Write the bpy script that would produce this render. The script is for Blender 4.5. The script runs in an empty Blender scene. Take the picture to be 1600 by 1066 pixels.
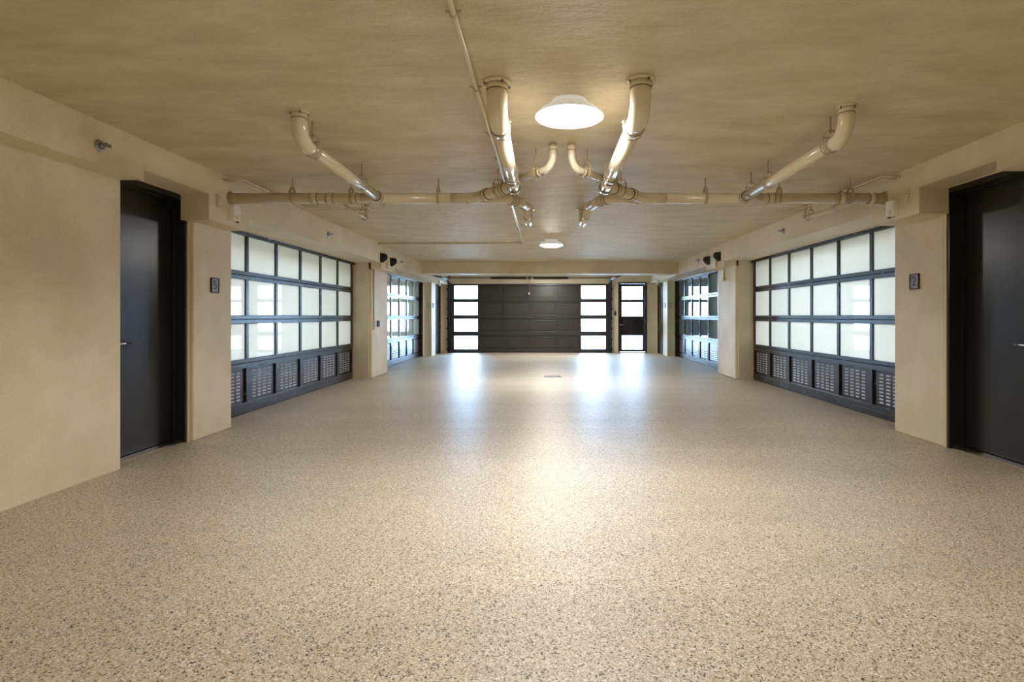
import bpy, bmesh, math, random
from mathutils import Vector, Matrix
random.seed(7)
S = bpy.context.scene
COL = S.collection
PI = math.pi

# ------------------------------------------------------------------ camera
CAMH = 1.13
cam = bpy.data.cameras.new('camera')
cam.sensor_width = 36.0
cam.lens = 850 * 36 / 1600
cam.shift_x = -(851 - 800) / 1600
cam.shift_y = -(533 - 494) / 1600
cam.clip_start = 0.05
camo = bpy.data.objects.new('camera', cam)
COL.objects.link(camo)
camo.location = (0, 0, CAMH)
camo.rotation_euler = (PI / 2, 0, 0)
S.camera = camo

# ------------------------------------------------------------------ sky, exposure
S.view_settings.view_transform = 'Standard'
S.view_settings.look = 'None'
S.view_settings.gamma = 1.0
S.view_settings.use_curve_mapping = False
S.view_settings.exposure = 0.32
W = bpy.data.worlds.new('daylight')
S.world = W
W.use_nodes = True
bg = W.node_tree.nodes['Background']
bg.inputs[0].default_value = (0.44, 0.67, 1.0, 1)
bg.inputs[1].default_value = 27.0
LAMP_POWER = 190.0
LAMP_COLOR = (1.0, 0.975, 0.93, 1)
BAY_WATTS = {'left_near': 530, 'right_near': 530, 'left_far': 520, 'right_far': 230}
cy = S.cycles
cy.max_bounces = 10
cy.diffuse_bounces = 6
cy.glossy_bounces = 5
cy.transparent_max_bounces = 12
cy.sample_clamp_indirect = 8.0
cy.caustics_reflective = False
cy.caustics_refractive = False

# ------------------------------------------------------------------ materials
def new_mat(name):
    m = bpy.data.materials.new(name)
    m.use_nodes = True
    nt = m.node_tree
    return m, nt, nt.nodes['Principled BSDF']

def simple(name, col, rough=0.5, metal=0.0, spec=0.5, emit=None):
    m, nt, p = new_mat(name)
    p.inputs['Base Color'].default_value = (*col, 1)
    p.inputs['Roughness'].default_value = rough
    p.inputs['Metallic'].default_value = metal
    p.inputs['Specular IOR Level'].default_value = spec
    if emit:
        p.inputs['Emission Color'].default_value = emit[0]
        p.inputs['Emission Strength'].default_value = emit[1]
    # slight procedural wear in gloss
    n = nt.nodes.new('ShaderNodeTexNoise'); n.inputs['Scale'].default_value = 9
    n.inputs['Detail'].default_value = 3
    tc = nt.nodes.new('ShaderNodeTexCoord')
    nt.links.new(tc.outputs['Object'], n.inputs['Vector'])
    mr = nt.nodes.new('ShaderNodeMapRange')
    mr.inputs['To Min'].default_value = max(rough - 0.012, 0.0)
    mr.inputs['To Max'].default_value = min(rough + 0.012, 1.0)
    nt.links.new(n.outputs['Fac'], mr.inputs['Value'])
    nt.links.new(mr.outputs['Result'], p.inputs['Roughness'])
    return m

def plaster(name, c0, c1, rough, spec, scale, bump, dist, big=1.3, stretch=(1, 1, 1)):
    m, nt, p = new_mat(name)
    L = nt.links
    tc = nt.nodes.new('ShaderNodeTexCoord')
    mp = nt.nodes.new('ShaderNodeMapping'); mp.inputs['Scale'].default_value = stretch
    L.new(tc.outputs['Object'], mp.inputs['Vector'])
    n1 = nt.nodes.new('ShaderNodeTexNoise'); n1.inputs['Scale'].default_value = big
    n1.inputs['Detail'].default_value = 5; n1.inputs['Roughness'].default_value = 0.6
    L.new(mp.outputs[0], n1.inputs['Vector'])
    cr = nt.nodes.new('ShaderNodeValToRGB')
    cr.color_ramp.elements[0].position = 0.35; cr.color_ramp.elements[0].color = (*c0, 1)
    cr.color_ramp.elements[1].position = 0.68; cr.color_ramp.elements[1].color = (*c1, 1)
    L.new(n1.outputs['Fac'], cr.inputs['Fac'])
    n3 = nt.nodes.new('ShaderNodeTexNoise'); n3.inputs['Scale'].default_value = 85; n3.inputs['Detail'].default_value = 4
    L.new(tc.outputs['Object'], n3.inputs['Vector'])
    m3 = nt.nodes.new('ShaderNodeMapRange'); m3.inputs['From Min'].default_value = 0.3; m3.inputs['From Max'].default_value = 0.7
    m3.inputs['To Min'].default_value = 0.93; m3.inputs['To Max'].default_value = 1.05
    L.new(n3.outputs['Fac'], m3.inputs['Value'])
    sc3 = nt.nodes.new('ShaderNodeVectorMath'); sc3.operation = 'SCALE'
    L.new(cr.outputs['Color'], sc3.inputs[0]); L.new(m3.outputs[0], sc3.inputs['Scale'])
    L.new(sc3.outputs[0], p.inputs['Base Color'])
    n2 = nt.nodes.new('ShaderNodeTexNoise'); n2.inputs['Scale'].default_value = scale
    n2.inputs['Detail'].default_value = 8; n2.inputs['Roughness'].default_value = 0.62
    L.new(mp.outputs[0], n2.inputs['Vector'])
    b = nt.nodes.new('ShaderNodeBump'); b.inputs['Strength'].default_value = bump
    b.inputs['Distance'].default_value = dist
    L.new(n2.outputs['Fac'], b.inputs['Height'])
    L.new(b.outputs['Normal'], p.inputs['Normal'])
    p.inputs['Roughness'].default_value = rough
    p.inputs['Specular IOR Level'].default_value = spec
    return m

M = {}
M['wall'] = plaster('beige_stucco', (0.67, 0.575, 0.40), (0.80, 0.71, 0.54), 0.55, 0.35, 38, 0.25, 0.004, 1.6)
M['ceiling'] = plaster('trowelled_ceiling_paint', (0.62, 0.52, 0.34), (0.77, 0.67, 0.49), 0.50, 0.32, 10, 1.0, 0.03, 2.6, (0.7, 1.6, 1))
M['pipe'] = simple('cream_pipe_paint', (0.68, 0.60, 0.44), 0.17, 0, 0.75)
M['band'] = simple('tan_band_paint', (0.44, 0.35, 0.21), 0.4)
M['seam'] = simple('dark_joint_line', (0.16, 0.12, 0.07), 0.5)
M['trim'] = simple('cream_trim_paint', (0.70, 0.60, 0.43), 0.45)
M['black'] = simple('dark_bronze_paint', (0.016, 0.015, 0.017), 0.27, 0, 0.6)
M['door'] = simple('black_door_paint', (0.014, 0.013, 0.014), 0.30, 0, 0.5)
M['garagepanel'] = simple('charcoal_panel_paint', (0.036, 0.032, 0.031), 0.38, 0, 0.5)
M['rubber'] = simple('black_rubber', (0.012, 0.012, 0.012), 0.7)
M['louver'] = simple('louver_painted_sheen', (0.50, 0.53, 0.62), 0.32, 0.5)  # pale bluish base paints in the daylight that the louvers reflect
M['steel'] = simple('galvanised_steel', (0.34, 0.34, 0.36), 0.32, 0.9)
M['chrome'] = simple('brushed_chrome', (0.72, 0.71, 0.70), 0.22, 1.0)
M['track'] = simple('dark_track_steel', (0.05, 0.055, 0.07), 0.35, 0.6)
M['white'] = simple('white_plastic', (0.82, 0.80, 0.74), 0.4)
M['cream'] = simple('cream_plastic', (0.72, 0.64, 0.47), 0.4)
M['bronze'] = simple('plaque_bronze', (0.20, 0.16, 0.165), 0.42, 0.1)
M['bronzedark'] = simple('plaque_dark_bronze', (0.022, 0.015, 0.013), 0.45, 0.3)
M['red'] = simple('red_cord', (0.35, 0.04, 0.03), 0.6)
M['blue'] = simple('blue_button_cover', (0.06, 0.12, 0.30), 0.4)
M['dish'] = simple('white_lamp_dish', (0.80, 0.80, 0.80), 0.35, 0, 0.5, ((0.97, 0.98, 1.0, 1), 0.2))
M['bay'] = simple('white_bay_paint', (0.80, 0.80, 0.78), 0.7)
M['concrete'] = plaster('driveway_concrete', (0.55, 0.54, 0.52), (0.66, 0.65, 0.62), 0.8, 0.3, 20, 0.2, 0.004)

m, nt, p = new_mat('lamp_lens_glow')
p.inputs['Base Color'].default_value = (0.9, 0.9, 0.88, 1)
p.inputs['Emission Color'].default_value = LAMP_COLOR
p.inputs['Emission Strength'].default_value = LAMP_POWER
M['lens'] = m

def frosted(name, col, ior=1.5):
    m, nt, p = new_mat(name)
    nt.nodes.remove(p)
    out = nt.nodes['Material Output']
    tr = nt.nodes.new('ShaderNodeBsdfTranslucent'); tr.inputs[0].default_value = (*col, 1)
    df = nt.nodes.new('ShaderNodeBsdfDiffuse'); df.inputs[0].default_value = (*col, 1)
    gl = nt.nodes.new('ShaderNodeBsdfGlossy'); gl.inputs['Roughness'].default_value = 0.02
    fr = nt.nodes.new('ShaderNodeFresnel'); fr.inputs[0].default_value = ior
    m1 = nt.nodes.new('ShaderNodeMixShader'); m1.inputs[0].default_value = 0.25
    m2 = nt.nodes.new('ShaderNodeMixShader')
    nt.links.new(tr.outputs[0], m1.inputs[1]); nt.links.new(df.outputs[0], m1.inputs[2])
    nt.links.new(fr.outputs[0], m2.inputs[0])
    nt.links.new(m1.outputs[0], m2.inputs[1]); nt.links.new(gl.outputs[0], m2.inputs[2])
    nt.links.new(m2.outputs[0], out.inputs[0])
    return m
M['frost'] = frosted('white_frosted_glass', (0.85, 0.87, 0.86))
M['frostgrey'] = frosted('grey_green_frosted_glass', (0.60, 0.66, 0.63), 1.6)
M['frostteal'] = frosted('teal_tinted_glass', (0.30, 0.37, 0.38), 1.7)

m, nt, p = new_mat('clear_window_glass')
nt.nodes.remove(p)
out = nt.nodes['Material Output']
t = nt.nodes.new('ShaderNodeBsdfTransparent'); t.inputs[0].default_value = (0.95, 0.97, 0.98, 1)
g = nt.nodes.new('ShaderNodeBsdfGlossy'); g.inputs['Roughness'].default_value = 0.02
fr = nt.nodes.new('ShaderNodeFresnel'); fr.inputs[0].default_value = 1.45
mx = nt.nodes.new('ShaderNodeMixShader')
nt.links.new(fr.outputs[0], mx.inputs[0]); nt.links.new(t.outputs[0], mx.inputs[1]); nt.links.new(g.outputs[0], mx.inputs[2])
nt.links.new(mx.outputs[0], out.inputs[0])
M['glass'] = m

# flake-broadcast epoxy floor
m, nt, p = new_mat('flake_epoxy_floor')
L = nt.links
tc = nt.nodes.new('ShaderNodeTexCoord')
def vor(scale):
    v = nt.nodes.new('ShaderNodeTexVoronoi'); v.inputs['Scale'].default_value = scale
    v.inputs['Randomness'].default_value = 1.0
    L.new(tc.outputs['Object'], v.inputs['Vector'])
    sp = nt.nodes.new('ShaderNodeSeparateColor'); L.new(v.outputs['Color'], sp.inputs[0])
    return v, sp
v1, s1 = vor(190)
cr = nt.nodes.new('ShaderNodeValToRGB'); cr.color_ramp.interpolation = 'CONSTANT'
E = cr.color_ramp.elements
stops = [(0.0, (0.035, 0.028, 0.025)), (0.05, (0.22, 0.175, 0.12)), (0.13, (0.46, 0.395, 0.285)), (0.38, (0.56, 0.49, 0.365)),
         (0.66, (0.64, 0.57, 0.445)), (0.84, (0.78, 0.74, 0.66)), (0.96, (0.38, 0.30, 0.20))]
E[0].position, E[0].color = stops[0][0], (*stops[0][1], 1)
E[1].position, E[1].color = stops[1][0], (*stops[1][1], 1)
for pos, c in stops[2:]:
    e = E.new(pos); e.color = (*c, 1)
L.new(s1.outputs[0], cr.inputs['Fac'])
n = nt.nodes.new('ShaderNodeTexNoise'); n.inputs['Scale'].default_value = 0.8; n.inputs['Detail'].default_value = 7
mpf = nt.nodes.new('ShaderNodeMapping'); mpf.inputs['Scale'].default_value = (0.6, 2.4, 1)
L.new(tc.outputs['Object'], mpf.inputs['Vector']); L.new(mpf.outputs[0], n.inputs['Vector'])
mr = nt.nodes.new('ShaderNodeMapRange'); mr.inputs['From Min'].default_value = 0.3; mr.inputs['From Max'].default_value = 0.7
mr.inputs['To Min'].default_value = 0.88; mr.inputs['To Max'].default_value = 1.06
L.new(n.outputs['Fac'], mr.inputs['Value'])
mul = nt.nodes.new('ShaderNodeVectorMath'); mul.operation = 'SCALE'
L.new(cr.outputs['Color'], mul.inputs[0]); L.new(mr.outputs[0], mul.inputs['Scale'])
L.new(mul.outputs[0], p.inputs['Base Color'])
b = nt.nodes.new('ShaderNodeBump'); b.inputs['Strength'].default_value = 0.10; b.inputs['Distance'].default_value = 0.002
nb = nt.nodes.new('ShaderNodeTexNoise'); nb.inputs['Scale'].default_value = 70; nb.inputs['Detail'].default_value = 3
L.new(tc.outputs['Object'], nb.inputs['Vector'])
L.new(nb.outputs['Fac'], b.inputs['Height']); L.new(b.outputs[0], p.inputs['Normal'])
p.inputs['Roughness'].default_value = 0.43
p.inputs['Specular IOR Level'].default_value = 0.45
M['floor'] = m

# ------------------------------------------------------------------ builders
class MB:
    def __init__(self):
        self.bm = bmesh.new()
    def box(self, x0, x1, y0, y1, z0, z1, bev=0.0):
        x0, x1 = min(x0, x1), max(x0, x1); y0, y1 = min(y0, y1), max(y0, y1); z0, z1 = min(z0, z1), max(z0, z1)
        mat = Matrix.Translation(((x0 + x1) / 2, (y0 + y1) / 2, (z0 + z1) / 2)) @ Matrix.Diagonal((x1 - x0, y1 - y0, z1 - z0, 1))
        r = bmesh.ops.create_cube(self.bm, size=1.0, matrix=mat)
        if bev > 0:
            ed = list({e for v in r['verts'] for e in v.link_edges})
            bmesh.ops.bevel(self.bm, geom=ed, offset=bev, segments=2, affect='EDGES', profile=0.5)
        return self
    def tube(self, pts, r, seg=16, cap=True):
        pts = [Vector(q) for q in pts]
        rs = r if isinstance(r, (list, tuple)) else [r] * len(pts)
        rings, nrm = [], None
        for i, q in enumerate(pts):
            if i == 0: t = pts[1] - pts[0]
            elif i == len(pts) - 1: t = pts[-1] - pts[-2]
            else: t = (pts[i + 1] - q).normalized() + (q - pts[i - 1]).normalized()
            t.normalize()
            if nrm is None:
                a = Vector((0, 0, 1)) if abs(t.z) < 0.9 else Vector((1, 0, 0))
                nrm = (a - t * a.dot(t)).normalized()
            else:
                nrm = (nrm - t * nrm.dot(t)).normalized()
            bi = t.cross(nrm)
            rings.append([self.bm.verts.new(q + (nrm * math.cos(2 * PI * k / seg) + bi * math.sin(2 * PI * k / seg)) * rs[i]) for k in range(seg)])
        for a, c in zip(rings, rings[1:]):
            for k in range(seg):
                f = self.bm.faces.new((a[k], a[(k + 1) % seg], c[(k + 1) % seg], c[k])); f.smooth = True
        if cap:
            self.bm.faces.new(rings[0][::-1]); self.bm.faces.new(rings[-1])
        return self
    def lathe(self, c, prof, seg=40, axis='Z'):
        """prof: (radius, height) pairs turned about an axis through c."""
        c = Vector(c); rings = []
        for r, h in prof:
            ring = []
            for k in range(seg):
                a = 2 * PI * k / seg
                if axis == 'Z': d = Vector((r * math.cos(a), r * math.sin(a), h))
                elif axis == 'X': d = Vector((h, r * math.cos(a), r * math.sin(a)))
                else: d = Vector((r * math.sin(a), h, r * math.cos(a)))
                ring.append(self.bm.verts.new(c + d))
            rings.append(ring)
        for a, b2 in zip(rings, rings[1:]):
            for k in range(seg):
                f = self.bm.faces.new((a[k], a[(k + 1) % seg], b2[(k + 1) % seg], b2[k])); f.smooth = True
        for ring in (rings[0], rings[-1]):
            if prof[rings.index(ring)][0] > 1e-5: self.bm.faces.new(ring)
        return self
    def prism(self, poly, x0, x1, axis='X'):
        """poly of (a, b) pairs extruded along an axis; X: (y, z), Y: (x, z), Z: (x, y)."""
        def P(q, h):
            return {'X': (h, q[0], q[1]), 'Y': (q[0], h, q[1]), 'Z': (q[0], q[1], h)}[axis]
        A = [self.bm.verts.new(P(q, x0)) for q in poly]; B = [self.bm.verts.new(P(q, x1)) for q in poly]
        n = len(poly)
        self.bm.faces.new(A[::-1]); self.bm.faces.new(B)
        for k in range(n):
            self.bm.faces.new((A[k], A[(k + 1) % n], B[(k + 1) % n], B[k]))
        return self

OFF = {}
def obj(name, mb, mat, parent=None, label=None, kind=None):
    """Link one mesh object. Its shape is given in room coordinates; a child is shifted to its thing's base."""
    bmesh.ops.recalc_face_normals(mb.bm, faces=mb.bm.faces)
    me = bpy.data.meshes.new(name)
    if parent is not None:
        off = OFF[parent.name]
    else:
        xs = [v.co for v in mb.bm.verts]
        lo = Vector([min(v[i] for v in xs) for i in range(3)]); hi = Vector([max(v[i] for v in xs) for i in range(3)])
        off = Vector(((lo.x + hi.x) / 2, (lo.y + hi.y) / 2, lo.z))
    bmesh.ops.translate(mb.bm, verts=mb.bm.verts, vec=-off)
    mb.bm.to_mesh(me); mb.bm.free()
    me.materials.append(M[mat])
    o = bpy.data.objects.new(name, me)
    COL.objects.link(o)
    OFF[o.name] = off
    if parent is not None:
        o.parent = parent
    else:
        o.location = off
    if label: o['label'] = label
    if kind: o['kind'] = kind
    return o

def tag(o, label, cat, group=None):
    o['label'] = label; o['category'] = cat
    if group: o['group'] = group
    return o

def thing(name, loc, label, cat, group=None, kind=None):
    o = bpy.data.objects.new(name, None)
    o.empty_display_size = 0.1
    COL.objects.link(o)
    o.location = loc
    OFF[o.name] = Vector(loc)
    tag(o, label, cat, group)
    if kind: o['kind'] = kind
    return o

def struct_root(name, loc, label=None):
    o = bpy.data.objects.new(name, None); COL.objects.link(o); o.location = loc
    OFF[o.name] = Vector(loc); o['kind'] = 'structure'
    if label: o['label'] = label
    return o

def struct(name, mb, mat, label=None):
    return obj(name, mb, mat, None, label, 'structure')

def arc_path(pts, rad, n=8):
    """Polyline with its inner corners rounded."""
    pts = [Vector(q) for q in pts]
    out = [pts[0]]
    for a, b2, c in zip(pts, pts[1:], pts[2:]):
        u = (a - b2).normalized(); v = (c - b2).normalized()
        ang = u.angle(v)
        if ang > PI - 0.02:
            out.append(b2); continue
        d = min(rad / math.tan(ang / 2), (a - b2).length * 0.95, (c - b2).length * 0.95)
        r = d * math.tan(ang / 2)
        ctr = b2 + (u + v).normalized() * (r / math.sin(ang / 2))
        s, e = b2 + u * d - ctr, b2 + v * d - ctr
        tot = s.angle(e); ax = s.cross(e).normalized()
        for k in range(n + 1):
            out.append(ctr + Matrix.Rotation(tot * k / n, 3, ax) @ s)
    out.append(pts[-1])
    return out

# ------------------------------------------------------------------ room measures
CEIL = 2.43
YB, YF = -5.0, 16.76
SIDE = {
    'left': dict(s=-1, wall=3.14, pier=3.165, pier2=3.135, pier3=3.18, gar=3.474, door=3.333, jamb=3.211, beam=2.962,
                 yd=(4.025, 4.90), yp1=(4.90, 5.50), yg1=(4.97, 9.85), yp2=(9.87, 10.87), yg2=(10.26, 15.14), yp3=15.30, yd3=(15.86, 16.60),
                 beams=[(YB, 4.02, 2.135), (4.02, 4.80, 2.21), (4.80, 5.43, 1.98), (5.43, 9.87, 2.10), (9.87, 10.78, 1.98), (10.78, YF, 2.08)]),
    'right': dict(s=1, wall=3.42, pier=3.44, pier2=3.40, pier3=3.45, gar=3.713, door=3.588, jamb=3.452, beam=3.20,
                  yd=(3.80, 4.685), yp1=(4.685, 5.35), yg1=(4.80, 9.68), yp2=(9.70, 10.70), yg2=(10.27, 15.15), yp3=15.30, yd3=(15.86, 16.60),
                  beams=[(YB, 3.853, 2.157), (3.853, 4.647, 2.23), (4.647, 5.295, 2.008), (5.295, 9.70, 2.122), (9.70, 10.76, 2.025), (10.76, YF, 2.117)]),
}
XO = 4.3   # outer back of the side walls' header blocks

# ------------------------------------------------------------------ structure
# floor: slab with a saw-cut joint across it
f = MB()
JY = 5.43
f.box(-10, 10, YB - 0.3, JY - 0.003, -0.25, 0.0)
f.box(-10, 10, JY + 0.003, 17.0, -0.25, 0.0)
f.box(-10, 10, JY - 0.003, JY + 0.003, -0.25, -0.004)
struct('floor', f, 'floor', 'glossy speckled beige flake floor of the garage')
c = MB(); c.box(-XO, XO, YB - 0.3, 17.0, CEIL, CEIL + 0.25)
struct('ceiling', c, 'ceiling', 'beige trowelled plaster ceiling')

for side, d in SIDE.items():
    s = d['s']
    w = MB()
    w.box(s * d['wall'], s * XO, YB, d['yd'][0], 0, 2.30)                     # plain wall before the door
    w.box(s * d['pier'], s * XO, d['yp1'][0] + 0.0, d['yp1'][1], 0, 2.1, 0.012)   # pier between door and first garage door
    # stepped pier between the two garage doors
    a, b2 = d['yp2']
    w.box(s * (d['gar'] - 0.075), s * XO, a, b2, 0, 2.15)
    w.box(s * (d['pier2'] + 0.17), s * (d['gar'] + 0.3), a - 0.012, b2, 0, 2.15)
    w.box(s * (d['pier2'] + 0.055), s * (d['gar'] + 0.3), a - 0.024, b2, 0, 2.15)
    w.box(s * d['pier2'], s * (d['gar'] + 0.3), a + 0.0, b2, 0, 2.15, 0.02)
    # return wall and pier at the far end
    w.box(s * d['pier3'], s * XO, d['yp3'], d['yd3'][0], 0, 2.2)
    w.box(s * (d['pier3'] - 0.0), s * XO, d['yd3'][1], YF, 0, 2.2)
    w.box(s * (d['pier3'] + 0.15), s * XO, d['yd3'][0], d['yd3'][1], 0, 2.2)
    w.box(s * (d['door'] + 0.06), s * XO, d['yd'][0], d['yd'][1], 0, 2.3)         # behind the entry door
    struct('wall_' + side, w, 'wall', 'beige stucco %s wall with piers between the doors' % side)
    bm_ = MB()
    for y0, y1, z in d['beams']:
        if y0 == d['beams'][2][0]:      # beside the entry door the low part stops at the door frame
            yj = d['yd'][1]
            bm_.box(s * d['beam'], s * d['jamb'], y0, yj, z, CEIL)
            bm_.box(s * d['jamb'], s * XO, y0, yj, d['beams'][1][2], CEIL)
            y0 = yj
        bm_.box(s * d['beam'], s * XO, y0, y1, z, CEIL)
    struct('trim_%d' % (1 if s < 0 else 2), bm_, 'wall', 'stepped beige ceiling beam along the %s wall' % side)
    # garage bays behind the side doors
    bx = MB()
    X0, X1 = d['gar'] + 0.10, 9.0
    bx.box(s * X1, s * (X1 + 0.1), 4.6, 15.3, 0, 2.7)
    bx.box(s * X0, s * X1, 4.5, 4.6, 0, 2.7)
    bx.box(s * X0, s * X1, 10.0, 10.1, 0, 2.7)
    bx.box(s * X0, s * X1, 15.3, 15.4, 0, 2.7)
    bx.box(s * XO, s * X1, 4.5, 15.4, 2.6, 2.7)
    struct('wall_%s_bay' % side, bx, 'bay')
    for tagname, yy in (('near', 7.4), ('far', 12.7)):
        ld = bpy.data.lights.new('bay_lamp', 'AREA')
        ld.shape = 'DISK'; ld.size = 1.6; ld.energy = BAY_WATTS['%s_%s' % (side, tagname)]
        ld.color = (0.76, 0.88, 1.0)
        lo = bpy.data.objects.new('bay_lamp', ld); COL.objects.link(lo)
        lo.location = (s * 6.2, yy, 2.55)

# far cross beam
b = MB(); b.box(-SIDE['left']['beam'] - 0.05, SIDE['right']['beam'] + 0.05, 13.1, 13.7, 2.155, CEIL)
struct('trim_3', b, 'wall', 'beige cross beam in front of the far garage door')
# far wall with two openings
GX0, GX1, PX0, PX1 = -2.90, 1.98, 2.30, 3.12
w = MB()
w.box(-XO, GX0 - 0.005, YF, YF + 0.24, 0, CEIL)
w.box(GX0 - 0.005, GX1 + 0.005, YF, YF + 0.24, 2.136, CEIL)
w.box(GX0 - 0.005, GX0 + 0.02, YF + 0.08, YF + 0.24, 0, 2.136); w.box(GX1 - 0.02, GX1 + 0.005, YF + 0.08, YF + 0.24, 0, 2.136); w.box(GX0 + 0.02, GX1 - 0.02, YF + 0.08, YF + 0.24, 2.11, 2.136)
w.box(GX1 + 0.005, PX0 - 0.03, YF, YF + 0.24, 0, CEIL)
w.box(PX0 - 0.03, PX1 + 0.03, YF, YF + 0.24, 2.166, CEIL)
w.box(PX1 + 0.03, XO, YF, YF + 0.24, 0, CEIL)
struct('wall_far', w, 'wall', 'beige far wall around the wide garage door')
for n_, a, b2 in ((4, GX0 - 0.095, GX0 + 0.012), (5, GX1 - 0.012, GX1 + 0.085)):
    jb = MB(); jb.box(a, b2, YF - 0.018, YF, 0, 2.15, 0.003)
    struct('trim_%d' % n_, jb, 'black', 'dark jamb board beside the far garage door')
w = MB(); w.box(-XO, XO, YB - 0.2, YB, 0, CEIL)
struct('wall_back', w, 'wall')
g = MB(); g.box(-40, 40, 17.0, 60, -0.30, -0.06)
struct('ground', g, 'concrete', 'bright driveway outside')

# ------------------------------------------------------------------ entry doors
def lever(root, x, y, z, s, diry, parent):
    """Lever handle on a leaf whose face looks towards -s; diry: which way along y the lever points."""
    h = MB()
    h.lathe((x, y, z), [(0.027, 0.0), (0.027, -s * 0.008), (0.022, -s * 0.012)], 20, 'X')
    h.tube([(x, y, z), (x - s * 0.05, y, z)], 0.011, 12)
    h.tube([(x - s * 0.05, y - diry * 0.01, z), (x - s * 0.054, y + diry * 0.07, z), (x - s * 0.05, y + diry * 0.165, z)], [0.011, 0.010, 0.008], 12)
    return obj('handle', h, 'chrome', parent, 'satin chrome lever handle')

for n_, side in ((1, 'left'), (2, 'right')):
    d = SIDE[side]; s = d['s']; y0, y1 = d['yd']; xj = d['jamb']; xd = d['door']
    top = d['beams'][1][2]
    r = struct_root('door_%d' % n_, (s * xd, (y0 + y1) / 2, 0),
                    'tall flush black door with black frame on the %s, beside the number plaque' % side)
    fr_ = MB()
    fr_.box(s * xj, s * (xd + 0.06), y1 - 0.045, y1, 0, top)
    fr_.box(s * xj, s * (xd + 0.06), y0, y0 + 0.035, 0, top)
    fr_.box(s * xj, s * (xd + 0.06), y0 + 0.035, y1 - 0.045, top - 0.05, top)
    fr_.box(s * (xd - 0.035), s * xd, y1 - 0.062, y1 - 0.045, 0, top - 0.05)     # stop beads
    fr_.box(s * (xd - 0.035), s * xd, y0 + 0.035, y1 - 0.062, top - 0.067, top - 0.05)
    obj('door_frame', fr_, 'door', r)
    lf = MB(); lf.box(s * xd, s * (xd + 0.045), y0 + 0.038, y1 - 0.048, 0.022, top - 0.053, 0.002)
    leaf = obj('door_leaf', lf, 'door', r)
    hy = y0 + 0.038 + 0.062
    lever(r, s * xd, hy + (0.03 if s < 0 else 0.04), 0.915, s, 1, leaf)
    th = MB(); th.prism([(s * (xd - 0.09), 0), (s * (xd - 0.075), 0.014), (s * (xd + 0.04), 0.02), (s * (xd + 0.04), 0)], y0 + 0.036, y1 - 0.046, 'Y')
    obj('threshold', th, 'chrome', r, 'bright metal threshold strip')
    ft = MB(); ft.box(s * (xj + 0.03), s * (xj + 0.075), y1 - 0.075, y1 - 0.045, 0, 0.03, 0.004)
    obj('jamb_foot', ft, 'rubber', r)
    tr = MB(); tr.box(s * (xj - 0.012), s * xj, y1 - 0.02, y1 - 0.002, 0, d['beams'][2][2]); 
    tr.box(s * (xj - 0.012), s * xj, y0, y1, top - 0.008, top)
    obj('caulk_bead', tr, 'trim', r)

# flush side doors at the far end, seen almost edge on
for n_, side in ((3, 'left'), (4, 'right')):
    d = SIDE[side]; s = d['s']; y0, y1 = d['yd3']; x = d['pier3'] + 0.02
    r = struct_root('door_%d' % n_, (s * x, (y0 + y1) / 2, 0), 'black side door beside the far wall on the %s, seen edge on' % side)
    fr_ = MB()
    fr_.box(s * (x - 0.03), s * (x + 0.1), y0, y0 + 0.035, 0, 2.07); fr_.box(s * (x - 0.03), s * (x + 0.1), y1 - 0.035, y1, 0, 2.07)
    fr_.box(s * (x - 0.03), s * (x + 0.1), y0 + 0.035, y1 - 0.035, 2.03, 2.07)
    obj('door_frame', fr_, 'door', r)
    lf = MB(); lf.box(s * x, s * (x + 0.045), y0 + 0.037, y1 - 0.037, 0.02, 2.028, 0.002)
    leaf = obj('door_leaf', lf, 'door', r)
    lever(r, s * x, y1 - 0.11, 0.72, s, -1, leaf)
    db = MB(); db.lathe((s * x, y1 - 0.11, 0.88), [(0.028, 0), (0.028, -s * 0.014), (0.02, -s * 0.02)], 20, 'X')
    obj('deadbolt', db, 'chrome', leaf, 'round chrome deadbolt')

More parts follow.
